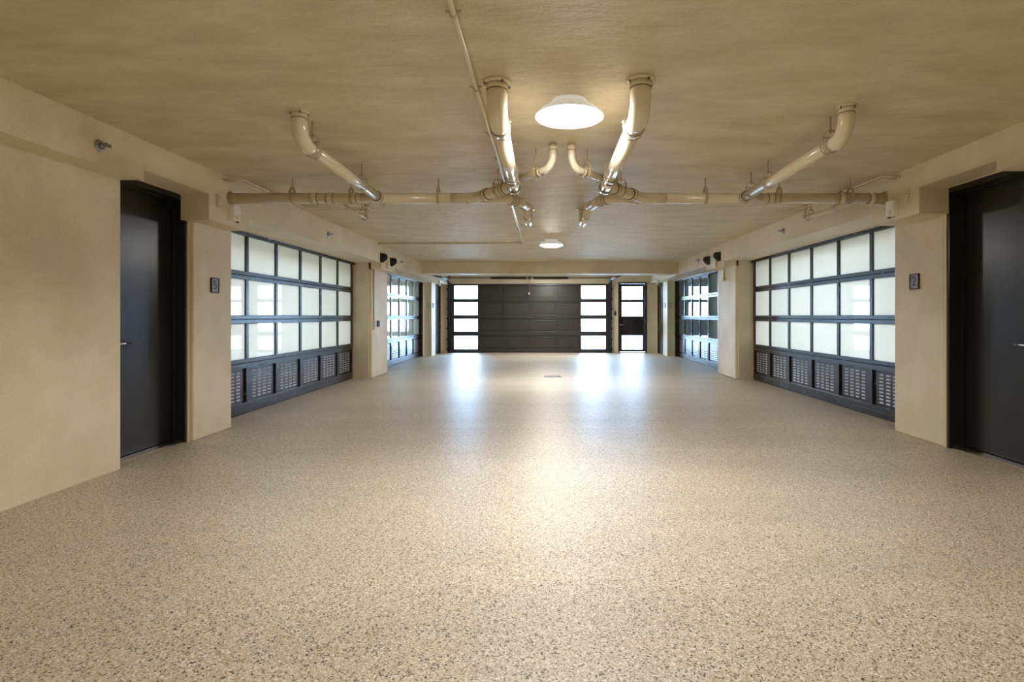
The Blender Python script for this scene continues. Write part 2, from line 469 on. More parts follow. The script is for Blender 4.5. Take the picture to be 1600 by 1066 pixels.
# ------------------------------------------------------------------ side garage doors
RAILS = [0.0, 0.585, 1.09, 1.60, 2.125]
def side_garage_door(side, which, glass, label):
    d = SIDE[side]; s = d['s']; x = d['gar']
    y0, y1 = d['yg1'] if which == 'near' else d['yg2']
    top = d['beams'][3][2] if which == 'near' else d['beams'][5][2]
    r = thing('garage_door', (s * x, (y0 + y1) / 2, 0), label, 'garage door', 'frosted side garage doors', 'thing')
    n = 7; mod = (y1 - y0) / n
    mw = 0.05
    for k in range(4):
        z0, z1 = RAILS[k] + 0.002, RAILS[k + 1] - 0.002
        lo = z0 + (0.125 if k == 0 else 0.046); hi = z1 - (0.060 if k == 0 else 0.046)
        fb = MB()
        fb.box(s * x, s * (x + 0.045), y0, y1, z0, lo, 0.004)
        fb.box(s * x, s * (x + 0.045), y0, y1, hi, z1, 0.004)
        fb.box(s * (x - 0.006), s * (x + 0.0), y0, y1, z0 + (0.05 if k == 0 else 0.012), z0 + (0.058 if k == 0 else 0.02))
        for i in range(n + 1):
            yc = y0 + i * mod
            a = max(y0, yc - mw / 2); b2 = min(y1, yc + mw / 2)
            if i == 0: b2 = y0 + 0.06
            if i == n: a = y1 - 0.06
            fb.box(s * (x + 0.0005), s * (x + 0.0445), a, b2, lo, hi)
        if k < 3:
            fb.box(s * (x + 0.03), s * (x + 0.05), y0, y1, z1 - 0.015, z1 + 0.02)      # lip closing the joint from behind
        obj('section_frame', fb, 'black', r)
        for i in range(n):
            a = y0 + i * mod + mw / 2; b2 = a + mod - mw
            if k == 0:
                pb = MB(); pb.box(s * (x + 0.026), s * (x + 0.042), a, b2, lo, hi)
                pb.box(s * (x + 0.018), s * (x + 0.026), a + 0.02, b2 - 0.045, lo + 0.015, hi - 0.02, 0.003)
                panel = obj('vent_panel', pb, 'black', r)
                lb = MB()
                pw = b2 - a
                for cc in range(4):
                    yc = a + pw * (0.5 + (cc - 1.5) * 0.185)
                    for q in range(9):
                        zc = lo + 0.042 + q * 0.0385
                        hw = pw * 0.054
                        xf = x + 0.018
                        # a small pressed hood: wedge that sticks out at its lower lip
                        A = [(s * xf, yc - hw, zc + 0.009), (s * xf, yc + hw, zc + 0.009),
                             (s * (xf - 0.009), yc + hw * 0.8, zc - 0.007), (s * (xf - 0.009), yc - hw * 0.8, zc - 0.007),
                             (s * xf, yc - hw, zc - 0.009), (s * xf, yc + hw, zc - 0.009)]
                        vs = [lb.bm.verts.new(v) for v in A]
                        for ix in ((0, 1, 2, 3), (3, 2, 5, 4), (0, 3, 4), (1, 5, 2), (0, 4, 5, 1)):
                            lb.bm.faces.new([vs[j] for j in ix])
                obj('louvers', lb, 'louver', panel, 'rows of small pressed vent louvers', 'stuff')
            else:
                gb = MB(); gb.box(s * (x + 0.022), s * (x + 0.028), a, b2, lo, hi)
                obj('pane', gb, glass, r)
                bd = None
    fb = MB()       # black frame standing in front of the leaf
    fb.box(s * (x - 0.074), s * (x + 0.05), y1 + 0.002, y1 + 0.02 + 0.05, 0, top)
    fb.box(s * (x - 0.074), s * (x + 0.05), y0 - 0.06, y0 - 0.002, 0, top)
    fb.box(s * (x - 0.074), s * (x - 0.012), y0, y1, top - 0.016, top)
    fb.box(s * (x - 0.04), s * (x - 0.012), y0, y1, top - 0.05, top - 0.016)
    obj('door_frame', fb, 'black', r)
    sl = MB(); sl.box(s * (x - 0.005), s * (x + 0.04), y0, y1, -0.001, 0.004)
    obj('bottom_seal', sl, 'rubber', r)
    tb = MB(); tb.box(s * (x - 0.095), s * (x - 0.074), y0, y1, top - 0.014, top)
    obj('head_trim', tb, 'trim', r, 'pale trim strip above the door')
    # blank wall above the leaf, behind the beam
    return r
side_garage_door('left', 'near', 'frost', 'black framed frosted garage door on the left nearest the viewer, beside plaque 5')
side_garage_door('right', 'near', 'frost', 'black framed frosted garage door on the right nearest the viewer, beside plaque 2')
side_garage_door('left', 'far', 'frostgrey', 'far left black framed garage door, pale panes, beyond the pier with push buttons')
side_garage_door('right', 'far', 'frostteal', 'far right black framed garage door with dim teal panes')

# ------------------------------------------------------------------ far garage door
r = thing('garage_door', ((GX0 + GX1) / 2, YF, 0), 'wide charcoal garage door at the far end with a window column at each side', 'garage door', None, 'thing')
cols = [-2.90, -2.788, -2.066, 1.132, 1.881, 1.98]
pd = [-2.03, -1.255, -0.47, 0.345, 1.10]
for k in range(4):
    z0, z1 = k * 0.5325 + 0.0, (k + 1) * 0.5325 - 0.007
    pl, ph = z0 + (0.10 if k == 0 else 0.115), z1 - (0.02 if k < 3 else 0.07)
    if k == 0: pl = 0.109; ph = 0.525
    elif k == 1: pl = 0.655; ph = 1.041
    elif k == 2: pl = 1.160; ph = 1.552
    else: pl = 1.668; ph = 2.062
    sb = MB()
    ya, yb = YF + 0.02, YF + 0.07
    sb.box(GX0, GX1, ya, yb, z0, pl, 0.007)
    sb.box(GX0, GX1, ya, yb, ph, z1, 0.006)
    if k < 3: sb.box(GX0 + 0.01, GX1 - 0.01, yb - 0.012, yb - 0.001, z1 - 0.012, z1 + 0.02)     # lip behind the joint
    sb.box(GX0, -2.788, ya + 0.0005, yb - 0.0005, pl, ph)
    sb.box(1.881, GX1, ya + 0.0005, yb - 0.0005, pl, ph)
    sb.box(-2.066, -2.01, ya + 0.0005, yb - 0.0005, pl, ph)
    sb.box(1.075, 1.132, ya + 0.0005, yb - 0.0005, pl, ph)
    for q in pd[1:4]:
        sb.box(q - 0.02, q + 0.02, ya + 0.0005, yb - 0.0005, pl, ph)
    sec = obj('door_section', sb, 'garagepanel', r)
    for a, b2 in zip(pd, pd[1:]):
        pb = MB()
        pb.box(a + 0.02, b2 - 0.02, ya + 0.030, yb - 0.006, pl, ph)
        pb.box(a + 0.055, b2 - 0.055, ya + 0.018, ya + 0.030, pl + 0.035, ph - 0.035, 0.006)
        obj('panel', pb, 'garagepanel', sec)
    for a, b2 in ((-2.788, -2.066), (1.132, 1.881)):
        gb = MB(); gb.box(a, b2, ya + 0.02, ya + 0.028, pl, ph)
        obj('pane', gb, 'glass', sec)
    if k < 3:
        for q in pd[1:4]:
            hb = MB(); hb.box(q - 0.02, q + 0.02, ya - 0.012, ya, z1 - 0.04, z1 + 0.045, 0.003)
            hb.tube([(q - 0.025, ya - 0.014, z1 + 0.003), (q + 0.025, ya - 0.014, z1 + 0.003)], 0.008, 10)
            obj('hinge', hb, 'track', sec)
st = MB(); st.box(GX0, GX1, YF - 0.012, YF + 0.02, 0.0, 0.02, 0.003)
obj('bottom_seal', st, 'rubber', r)
lb = MB(); lb.box(-0.35, 0.35, YF + 0.004, YF + 0.02, 2.075, 2.12, 0.003)
obj('top_bracket', lb, 'track', r)

# tracks
for s, xx, lab in ((-1, GX0 - 0.035, 'left'), (1, GX1 + 0.035, 'right')):
    r = thing('door_track', (xx, YF, 0), 'dark curved steel track %s of the far garage door' % lab, 'door track', 'tracks of the far garage door')
    path = arc_path([(xx, YF - 0.07, 0.0), (xx, YF - 0.07, 2.24), (xx, 14.0, 2.20)], 0.32, 10)
    t_ = MB()
    # channel: three thin strips along the path
    for off, wd in (((0, 0.0), 0.026), ((0.032, 0.0), 0.010), ((-0.032, 0.0), 0.010)):
        t_.tube([(q.x + off[0], q.y, q.z) for q in path], wd * 0.9, 8)
    obj('rail', t_, 'track', r)
    a_ = MB(); a_.box(xx - s * 0.01, xx + s * 0.05, YF - 0.05, YF - 0.001, 0, 2.14, 0.003)
    obj('mounting_angle', a_, 'track', r)
    for z in (0.12, 0.42, 0.75, 1.05, 1.35, 1.65, 1.95):
        k_ = MB(); k_.box(xx + s * 0.02, xx + s * 0.075, YF - 0.075, YF - 0.03, z - 0.03, z + 0.03, 0.004)
        k_.tube([(xx + s * 0.05, YF - 0.09, z), (xx + s * 0.05, YF - 0.03, z)], 0.012, 8)
        obj('roller_bracket', k_, 'track', r)
    h_ = MB(); h_.box(xx - 0.012, xx + 0.012, 14.06, 14.09, 2.2, CEIL)
    h_.box(xx - 0.012, xx + 0.012, 15.3, 15.33, 2.2, CEIL)
    obj('ceiling_strap', h_, 'track', r)

# torsion spring assembly
r = thing('torsion_spring_shaft', (-0.46, YF - 0.1, 2.30), 'spring shaft above the far garage door with two black coil springs', 'garage spring')
ys = YF - 0.11
t_ = MB(); t_.tube([(GX0 - 0.06, ys, 2.30), (GX1 + 0.06, ys, 2.30)], 0.014, 12); obj('shaft', t_, 'steel', r)
for x0, x1 in ((-1.64, -0.56), (-0.36, 0.72)):
    pts = []; turns = 48; sg = 8
    for k in range(turns * sg + 1):
        a = 2 * PI * k / sg
        pts.append((x0 + (x1 - x0) * k / (turns * sg), ys + 0.034 * math.cos(a), 2.30 + 0.034 * math.sin(a)))
    t_ = MB(); t_.tube(pts, 0.0085, 5); obj('coil_spring', t_, 'rubber', r)
for xx in (GX0 - 0.02, GX1 + 0.02):
    t_ = MB(); t_.lathe((xx, ys, 2.30), [(0.03, -0.035), (0.062, -0.032), (0.05, 0.0), (0.062, 0.03), (0.03, 0.033)], 20, 'X'); obj('cable_drum', t_, 'steel', r)
t_ = MB(); t_.box(-0.60, -0.32, YF - 0.024, YF - 0.001, 2.15, 2.37, 0.004); t_.box(-0.49, -0.43, ys - 0.02, YF - 0.024, 2.27, 2.33, 0.004)
obj('centre_bracket', t_, 'trim', r, 'pale centre bracket')
t_ = MB(); t_.lathe((-0.46, ys, 2.30), [(0.02, -0.05), (0.045, -0.045), (0.045, 0.045), (0.02, 0.05)], 18, 'X'); obj('bearing', t_, 'track', r)
# release cord
r = thing('release_cord', (-0.48, YF - 0.14, 1.78), 'red release cord hanging in front of the far garage door', 'cord')
t_ = MB(); t_.tube([(-0.46, ys, 2.2535), (-0.475, YF - 0.125, 2.05), (-0.48, YF - 0.14, 1.86)], 0.007, 8); obj('cord', t_, 'red', r)
t_ = MB(); t_.tube([(-0.48, YF - 0.14, 1.86), (-0.48, YF - 0.14, 1.83), (-0.48, YF - 0.14, 1.78)], [0.012, 0.022, 0.016], 12); obj('handle', t_, 'white', r, 'white pull handle')

# pedestrian door beside it
r = struct_root('door_5', ((PX0 + PX1) / 2, YF, 0), 'dark glazed walk door in the far wall with three window panes')
fb = MB()
fb.box(PX0 - 0.028, PX0 + 0.025, YF - 0.015, YF + 0.12, 0, 2.165); fb.box(PX1 - 0.025, PX1 + 0.028, YF - 0.015, YF + 0.12, 0, 2.165)
fb.box(PX0 + 0.025, PX1 - 0.025, YF - 0.015, YF + 0.12, 2.125, 2.165)
obj('door_frame', fb, 'black', r)
ya, yb = YF + 0.025, YF + 0.07
lf = MB()
lf.box(PX0 + 0.027, 2.384, ya, yb, 0.03, 2.122); lf.box(3.023, PX1 - 0.027, ya, yb, 0.03, 2.122)
for z0, z1 in ((0.03, 0.105), (0.531, 0.60), (1.07, 1.122), (1.552, 1.637), (2.047, 2.122)):
    lf.box(2.384, 3.023, ya + 0.0005, yb - 0.0005, z0, z1)
leaf = obj('door_leaf', lf, 'black', r)
for z0, z1 in ((0.105, 0.531), (1.122, 1.552), (1.637, 2.047)):
    gb = MB(); gb.box(2.384, 3.023, ya + 0.02, ya + 0.028, z0, z1); obj('pane', gb, 'glass', leaf)
pb = MB(); pb.box(2.384, 3.023, ya + 0.014, yb - 0.005, 0.60, 1.07); pb.box(2.43, 2.98, ya + 0.006, ya + 0.014, 0.645, 1.025, 0.003)
obj('panel', pb, 'black', leaf)
h = MB(); h.lathe((2.345, ya, 0.86), [(0.026, 0), (0.026, -0.008), (0.014, -0.012), (0.012, -0.04), (0.026, -0.05), (0.026, -0.07), (0.0, -0.078)], 18, 'Y')
h.lathe((2.43, ya, 0.86), [(0.02, 0), (0.016, -0.012), (0.0, -0.016)], 16, 'Y')
obj('handle', h, 'chrome', leaf, 'chrome door knob')
sl = MB(); sl.box(PX0 + 0.025, PX1 - 0.025, YF - 0.01, YF + 0.12, 0, 0.02, 0.004); obj('threshold', sl, 'chrome', r)

# ------------------------------------------------------------------ ceiling lamps
def lamp(x, y, label):
    r = thing('ceiling_lamp', (x, y, CEIL), label, 'ceiling lamp', 'round flush ceiling lamps')
    t_ = MB(); t_.lathe((x, y, 0), [(0.105, CEIL), (0.105, CEIL - 0.02), (0.095, CEIL - 0.026)], 40); obj('base', t_, 'dish', r)
    t_ = MB(); t_.lathe((x, y, 0), [(0.096, CEIL - 0.02), (0.13, CEIL - 0.032), (0.172, CEIL - 0.058), (0.207, CEIL - 0.092), (0.209, CEIL - 0.098), (0.203, CEIL - 0.099), (0.18, CEIL - 0.085), (0.09, CEIL - 0.05)], 56)
    obj('dish', t_, 'dish', r)
    t_ = MB(); t_.lathe((x, y, 0), [(0.184, CEIL - 0.090), (0.176, CEIL - 0.100), (0.145, CEIL - 0.112), (0.09, CEIL - 0.120), (0.03, CEIL - 0.123), (0.0, CEIL - 0.1235)], 56)
    obj('lens', t_, 'lens', r, 'glowing white lens')
    return r
lamp(0.149, 3.29, 'round white ceiling lamp, glowing, nearest, between the two big pipes')
lamp(0.115, 9.27, 'small-looking glowing ceiling lamp near the far cross beam')
lamp(0.13, 15.25, 'round white ceiling lamp hidden behind the far cross beam')
lamp(0.15, -2.7, 'round white ceiling lamp behind the viewpoint, out of the picture')

# ------------------------------------------------------------------ drain pipes
ZP = 2.24
def sleeve(r, p0, p1, rad, mat='pipe', name='coupling'):
    """Fitting sleeve with a dark joint line at each end."""
    p0, p1 = Vector(p0), Vector(p1)
    t_ = MB(); t_.tube([p0, p1], rad, 20)
    o = obj(name, t_, mat, r)
    u = (p1 - p0).normalized() * 0.0035
    for a_, b_ in ((p0 - u, p0 + u * 0.2), (p1 - u * 0.2, p1 + u)):
        t_ = MB(); t_.tube([a_, b_], rad * 1.012, 20)
        obj('joint_ring', t_, 'seam', o)
    return o

def hanger(r, x, y, z, rad, along):
    """Clevis hanger: rod from the ceiling, a bowed yoke with a cross bolt, and a strap under the pipe. along: pipe axis."""
    c_ = Vector((x, y, z))
    t = Vector((1, 0, 0)) if along == 'X' else (Vector((0, 1, 0)) if along == 'Y' else Vector(along).normalized())
    n = t.cross(Vector((0, 0, 1))).normalized()
    up = Vector((0, 0, 1))
    Rr = rad + 0.004
    hb = MB()
    def strap(poly, w=0.024, th=0.003):
        for k in range(len(poly) - 1):
            a, b2 = Vector(poly[k]), Vector(poly[k + 1])
            dv = (b2 - a).normalized(); nn = dv.cross(t).normalized() * th
            vs = []
            for q in (a, b2):
                for sg in (-1, 1):
                    for m_ in (0, 1):
                        vs.append(hb.bm.verts.new(q + t * sg * w / 2 + nn * m_))
            v0, v1, v2, v3, v4, v5, v6, v7 = vs
            for ix in ((v0, v2, v6, v4), (v1, v5, v7, v3), (v0, v4, v5, v1), (v2, v3, v7, v6), (v0, v1, v3, v2), (v4, v6, v7, v5)):
                hb.bm.faces.new(ix)
    N = 14
    lower = [c_ + n * (Rr * math.cos(a)) + up * (Rr * math.sin(a)) for a in [PI - PI * k / N * -1 for k in range(N + 1)]]
    eye = 0.045
    ztop = rad + 0.055
    strap([c_ - n * Rr + up * (rad + 0.012)] + lower + [c_ + n * Rr + up * (rad + 0.012)])
    yoke = [c_ + n * (Rr * math.cos(a)) + up * (rad * 0.55 + (ztop - rad * 0.55) * math.sin(a)) for a in [PI - PI * k / N for k in range(N + 1)]]
    strap(yoke, 0.020)
    o = obj('hanger', hb, 'band', r)
    t_ = MB(); t_.tube([c_ + up * (ztop - 0.025), (x, y, CEIL)], 0.005, 8)
    t_.tube([c_ - n * (Rr + 0.008) + up * (rad + 0.006), c_ + n * (Rr + 0.008) + up * (rad + 0.006)], 0.0045, 8)
    t_.tube([c_ + up * (ztop - 0.012), c_ + up * (ztop + 0.008)], 0.010, 6)
    obj('rod', t_, 'band', o)
    return o

def riser(r, x, y0, y1, rad, fl=0.075, bolts=True):
    """Ceiling flange, short vertical piece and a long-sweep elbow that turns to +y."""
    t_ = MB(); t_.lathe((x, y0, 0), [(fl, CEIL), (fl, CEIL - 0.010), (fl * 0.93, CEIL - 0.014), (rad * 1.15, CEIL - 0.016)], 32)
    o = obj('flange', t_, 'pipe', r)
    for a in (0.4, 2.0, 3.6, 5.2):
        b2 = MB(); b2.tube([(x + fl * 0.9 * math.cos(a), y0 + fl * 0.9 * math.sin(a), CEIL - 0.026), (x + fl * 0.9 * math.cos(a), y0 + fl * 0.9 * math.sin(a), CEIL)], 0.006, 6)
        obj('bolt', b2, 'seam', o)
    t_ = MB(); t_.tube(arc_path([(x, y0, CEIL - 0.01), (x, y0, ZP), (x, y1, ZP)], min(0.12, y1 - y0 - 0.005), 14), rad * 1.10, 24)
    obj('elbow', t_, 'pipe', r)
    sleeve(r, (x, y0, CEIL - 0.016), (x, y0, CEIL - 0.048), rad * 1.16)

def drain_network(side, label):
    s = -1 if side == 'left' else 1
    cx = 0.1315
    xa = cx + s * 0.396
    YL = 5.13
    ra, rl, rc = 0.052, 0.048, 0.043
    xe = -2.962 if s < 0 else 3.20
    r = thing('drain_pipe', (cx + s * 1.6, YL, ZP - 0.05), label, 'pipe', 'overhead drain pipes')
    # big pipe
    y0 = 3.02 if s < 0 else 2.99
    riser(r, xa, y0, 3.19, ra, 0.08)
    sleeve(r, (xa, 3.185, ZP), (xa, 3.245, ZP), ra * 1.16)
    t_ = MB(); t_.tube([(xa, 3.22, ZP), (xa, 4.74, ZP)], ra, 28); obj('pipe', t_, 'pipe', r)
    sleeve(r, (xa, 4.30, ZP), (xa, 4.36, ZP), ra * 1.14)
    sleeve(r, (xa, 4.42, ZP), (xa, 4.62, ZP), ra * 1.10, name='tee_fitting')
    sleeve(r, (xa, 4.66, ZP), (xa, 4.74, ZP), ra * 1.15, name='end_cap')
    # 45 degree branch into the lateral
    bx0 = (xa + s * 0.02, 4.66, ZP); bx1 = (xa + s * 0.36, YL - 0.06, ZP)
    t_ = MB(); t_.tube(arc_path([bx0, (bx1[0] + s * 0.03, YL - 0.01, ZP), (xa + s * 0.62, YL, ZP)], 0.15, 8), rl, 24); obj('wye_branch', t_, 'pipe', r)
    dv = (Vector(bx1) - Vector(bx0)).normalized()
    q = Vector(bx0) + dv * 0.09
    sleeve(r, q, q + dv * 0.035, rl * 1.14)
    q = Vector(bx0) + dv * 0.36
    sleeve(r, q, q + dv * 0.05, rl * 1.14)
    q = Vector(bx0) + dv * 0.2
    hanger(r, q.x, q.y, ZP, rl * 1.02, tuple(dv))
    # lateral
    t_ = MB(); t_.tube([(xa + s * 0.30, YL, ZP), (xe + s * 0.03, YL, ZP)], rl, 28); obj('lateral_pipe', t_, 'pipe', r)
    cps = (-0.70, -1.62, -1.80, -2.02, -2.17) if s < 0 else (0.90, 1.93, 2.13, 2.80, 3.08)
    for cxp in cps:
        sleeve(r, (cxp - 0.03, YL, ZP), (cxp + 0.03, YL, ZP), rl * 1.09)
    hg = (-2.378, -1.823, -1.002) if s < 0 else (1.515, 2.209, 2.88)
    for hx in hg:
        hanger(r, hx, YL, ZP, rl * 1.02, 'X')
    t_ = MB(); t_.lathe((xe - s * 0.004, YL, ZP), [(rl, 0.0), (rl * 1.35, 0.0), (rl * 1.35, s * 0.004)], 28, 'X'); obj('wall_collar', t_, 'band', r)
    # tail that swings away and turns up to the ceiling
    tl = [(xa + s * 0.34, YL, ZP), (cx + s * 0.50, YL + 0.0, ZP), (cx + s * 0.375, YL + 0.17, ZP), (cx + s * 0.325, YL + 0.37, ZP)]
    t_ = MB(); t_.tube(arc_path(tl, 0.16, 8), rl * 0.96, 24); obj('bend', t_, 'pipe', r)
    for i_ in (0.35, 0.75):
        q = Vector(tl[1]).lerp(Vector(tl[2]), i_); dv = (Vector(tl[2]) - Vector(tl[1])).normalized()
        sleeve(r, q - dv * 0.012, q + dv * 0.012, rl * 1.06)
    xt = cx + s * 0.325
    t_ = MB(); t_.tube(arc_path([(xt, YL + 0.34, ZP), (xt, 6.58, ZP), (xt, 6.58, CEIL)], 0.09, 8), rl * 0.90, 24); obj('tail_pipe', t_, 'pipe', r)
    sleeve(r, (xt, 6.02, ZP), (xt, 6.05, ZP), rl * 0.98)
    t_ = MB(); t_.lathe((xt, 6.58, 0), [(0.07, CEIL), (0.07, CEIL - 0.012), (0.05, CEIL - 0.014)], 28); obj('flange', t_, 'pipe', r)
    hanger(r, cx + s * 0.44, YL + 0.08, ZP, rl, (s * -0.125, 0.17, 0))
    # small riser branch under the lamp
    xr = cx + s * 0.07
    t_ = MB(); t_.tube(arc_path([(xr, 4.08, CEIL), (xr, 4.08, ZP + 0.005), (xa - s * 0.01, 4.46, ZP)], 0.10, 10), 0.027, 20); obj('riser_branch', t_, 'pipe', r)
    sleeve(r, (xr, 4.08, CEIL - 0.055), (xr, 4.08, CEIL - 0.018), 0.031)
    a = Vector((xr, 4.08, ZP)); b2 = Vector((xa, 4.46, ZP)); dv = (b2 - a).normalized()
    q = a + dv * 0.135; sleeve(r, q, q + dv * 0.03, 0.031)
    q = b2 - dv * 0.11; sleeve(r, q, q + dv * 0.035, 0.032)
    q = a + dv * 0.20; hanger(r, q.x, q.y, ZP, 0.028, tuple(dv))
    hanger(r, xa, 3.27, ZP, ra, 'Y'); hanger(r, xa, 4.24, ZP, ra, 'Y')
    # outer branch pipe
    xc = -1.555 if s < 0 else 1.865
    yc = 3.45 if s < 0 else 3.36
    riser(r, xc, yc, yc + 0.17, rc, 0.058)
    sleeve(r, (xc, yc + 0.165, ZP), (xc, yc + 0.225, ZP), rc * 1.12)
    t_ = MB(); t_.tube([(xc, yc + 0.2, ZP), (xc, YL - 0.04, ZP)], rc, 24); obj('outer_pipe', t_, 'pipe', r)
    sleeve(r, (xc, YL - 0.10, ZP), (xc, YL - 0.05, ZP), rc * 1.14)
    t_ = MB(); t_.tube([(xc + s * 0.18, YL, ZP), (xc + s * 0.05, YL - 0.04, ZP), (xc, YL - 0.08, ZP)], rc * 1.05, 20); obj('wye_fitting', t_, 'pipe', r)
    hanger(r, xc, yc + 0.19, ZP, rc * 1.12, 'Y'); hanger(r, xc, yc + 1.18, ZP, rc, 'Y')
    if s > 0: hanger(r, xc, yc + 1.55, ZP, rc, 'Y')
    # small drain beyond the lateral, rising into the ceiling
    xs = -2.0 if s < 0 else 2.92
    ye = 6.12
    t_ = MB(); t_.tube(arc_path([(xs, YL, ZP - 0.02), (xs, ye, ZP - 0.02), (xs, ye, CEIL)], 0.055, 8), 0.026, 20); obj('small_pipe', t_, 'pipe', r)
    sleeve(r, (xs, YL + 0.3, ZP - 0.02), (xs, YL + 0.34, ZP - 0.02), 0.029)
    sleeve(r, (xs, ye - 0.09, ZP - 0.02), (xs, ye - 0.06, ZP - 0.02), 0.030)
    sleeve(r, (xs, ye, CEIL - 0.10), (xs, ye, CEIL - 0.06), 0.031)
    t_ = MB(); t_.lathe((xs, ye, 0), [(0.05, CEIL), (0.05, CEIL - 0.01), (0.03, CEIL - 0.012)], 24); obj('flange', t_, 'pipe', r)
    hanger(r, xs, ye - 0.16, ZP - 0.02, 0.027, 'Y')
    return r
drain_network('left', 'cream drain pipes under the ceiling left of the lamp, running into the left beam')
drain_network('right', 'cream drain pipes under the ceiling right of the lamp, running into the right beam')

# thin conduits
def conduit(name, pts, rad, label, straps, group=None, bend=0.06):
    p0 = Vector(pts[0])
    r = thing(name, pts[0], label, 'conduit', group)
    t_ = MB(); t_.tube(arc_path(pts, bend, 6), rad, 12); obj('tube', t_, 'pipe', r)
    for (x, y, z), ax in straps:
        t_ = MB()
        if ax == 'Y':
            t_.tube([(x, y - 0.012, z), (x, y + 0.012, z)], rad + 0.003, 12); t_.box(x - rad - 0.022, x + rad + 0.022, y - 0.01, y + 0.01, z + rad - 0.002, z + rad + 0.0015)
        else:
            t_.tube([(x - 0.012, y, z), (x + 0.012, y, z)], rad + 0.003, 12); t_.box(x - 0.01, x + 0.01, y - rad - 0.022, y + rad + 0.022, z + rad - 0.002, z + rad + 0.0015)
        obj('strap', t_, 'band', r)
    return r
zc = CEIL - 0.0135
conduit('ceiling_conduit', [(-0.396, -4.9, zc), (-0.385, 4.0, zc), (-0.374, 9.64, zc), (-2.955, 9.64, zc)], 0.0125,
        'long thin cream conduit along the ceiling that turns left before the far beam',
        [((-0.39, y, zc), 'Y') for y in (0.8, 2.32, 3.08, 3.85, 4.45, 5.2, 6.6, 8.0)] + [((x, 9.64, zc), 'X') for x in (-0.9, -1.7, -2.5)])
zc2 = CEIL - 0.045
conduit('ceiling_conduit', [(-2.955, 5.0, zc2), (-2.775, 5.0, zc2), (-2.795, 6.33, zc2), (-1.87, 6.33, zc2), (-1.86, 6.33, CEIL)], 0.010,
        'longer of the two thin conduits near the left beam, passing over the drain pipe', [((-2.782, 5.5, zc2), 'Y'), ((-2.3, 6.33, zc2), 'X')], 'thin conduits at the beams', 0.03)
conduit('ceiling_conduit', [(-2.955, 5.03, zc2 - 0.002), (-2.825, 5.03, zc2 - 0.002), (-2.84, 6.40, zc2 - 0.004), (-2.11, 6.40, zc2 - 0.004), (-2.10, 6.40, CEIL)], 0.010,
        'shorter of the two thin conduits near the left beam, lower one', [((-2.829, 5.45, zc2), 'Y')], 'thin conduits at the beams', 0.03)
conduit('ceiling_conduit', [(3.195, 4.89, zc2), (3.03, 4.89, zc2), (3.0, 6.12, zc2), (2.66, 6.12, zc2), (2.65, 6.12, CEIL)], 0.010,
        'thin conduit near the right beam, passing over the drain pipe with elbow end', [((3.01, 5.5, zc2), 'Y')], 'thin conduits at the beams', 0.03)
conduit('ceiling_conduit', [(3.195, 4.95, zc2 - 0.004), (3.075, 4.95, zc2 - 0.004), (3.05, 5.95, zc2 - 0.004), (3.06, 5.96, CEIL)], 0.010,
        'short thin conduit hugging the right beam, outer of the two there', [((3.065, 5.4, zc2), 'Y')], 'thin conduits at the beams', 0.03)

# ------------------------------------------------------------------ things on the beams
def sprinkler(side, y, z, label):
    d = SIDE[side]; s = d['s']; x = s * d['beam']
    r = thing('sprinkler_head', (x, y, z), label, 'sprinkler', 'sidewall sprinkler heads on the beams')
    t_ = MB(); t_.lathe((x, y, z), [(0.040, 0), (0.040, -s * 0.004), (0.034, -s * 0.010), (0.022, -s * 0.012)], 28, 'X'); obj('escutcheon', t_, 'steel', r)
    t_ = MB(); t_.lathe((x, y, z), [(0.016, -s * 0.008), (0.016, -s * 0.024), (0.011, -s * 0.028), (0.011, -s * 0.036)], 16, 'X')
    for a in (-1, 1):
        t_.tube([(x - s * 0.034, y + a * 0.010, z), (x - s * 0.05, y + a * 0.014, z), (x - s * 0.066, y + a * 0.003, z)], 0.003, 6)
    t_.tube([(x - s * 0.034, y, z), (x - s * 0.062, y, z)], 0.0035, 8)
    obj('body', t_, 'steel', r)
    t_ = MB(); t_.box(x - s * 0.064, x - s * 0.067, y - 0.018, y + 0.018, z - 0.012, z + 0.010); t_.box(x - s * 0.042, x - s * 0.068, y - 0.018, y + 0.018, z + 0.010, z + 0.013)
    obj('deflector', t_, 'steel', r)
sprinkler('left', 3.617, 2.262, 'sprinkler head on the left beam, nearest, before the black door')
sprinkler('left', 7.45, 2.252, 'sprinkler head on the left beam above the near garage door')
sprinkler('left', 11.24, 2.245, 'sprinkler head on the left beam beyond the two black wall lights')
sprinkler('right', 7.29, 2.27, 'sprinkler head on the right beam above the near garage door')
sprinkler('right', 11.29, 2.285, 'sprinkler head on the right beam beyond the two black wall lights')

def alarm_box(side, y, z, label):
    d = SIDE[side]; s = d['s']; x = s * d['beam']
    r = thing('alarm_box', (x, y, z), label, 'alarm box', 'cream alarm boxes on the beams')
    t_ = MB(); t_.box(x, x - s * 0.045, y - 0.055, y + 0.055, z - 0.072, z + 0.072, 0.006); obj('housing', t_, 'white', r)
    t_ = MB(); t_.lathe((x - s * 0.045, y - 0.012, z - 0.042), [(0.022, 0), (0.022, -s * 0.006), (0.014, -s * 0.014), (0.0, -s * 0.016)], 20, 'X'); obj('sensor_eye', t_, 'cream', r)
    t_ = MB(); t_.box(x - s * 0.012, x - s * 0.035, y + 0.03, y + 0.045, z - 0.084, z - 0.072, 0.002); obj('cable_gland', t_, 'rubber', r)
alarm_box('left', 5.17, 2.105, 'cream alarm box on the left beam near the drain pipe end')
alarm_box('right', 4.98, 2.115, 'cream alarm box on the right beam near the drain pipe end')
alarm_box('left', 15.25, 2.055, 'white alarm box at the far left end beside the garage track')
alarm_box('right', 15.37, 2.088, 'white alarm box at the far right end beside the walk door')

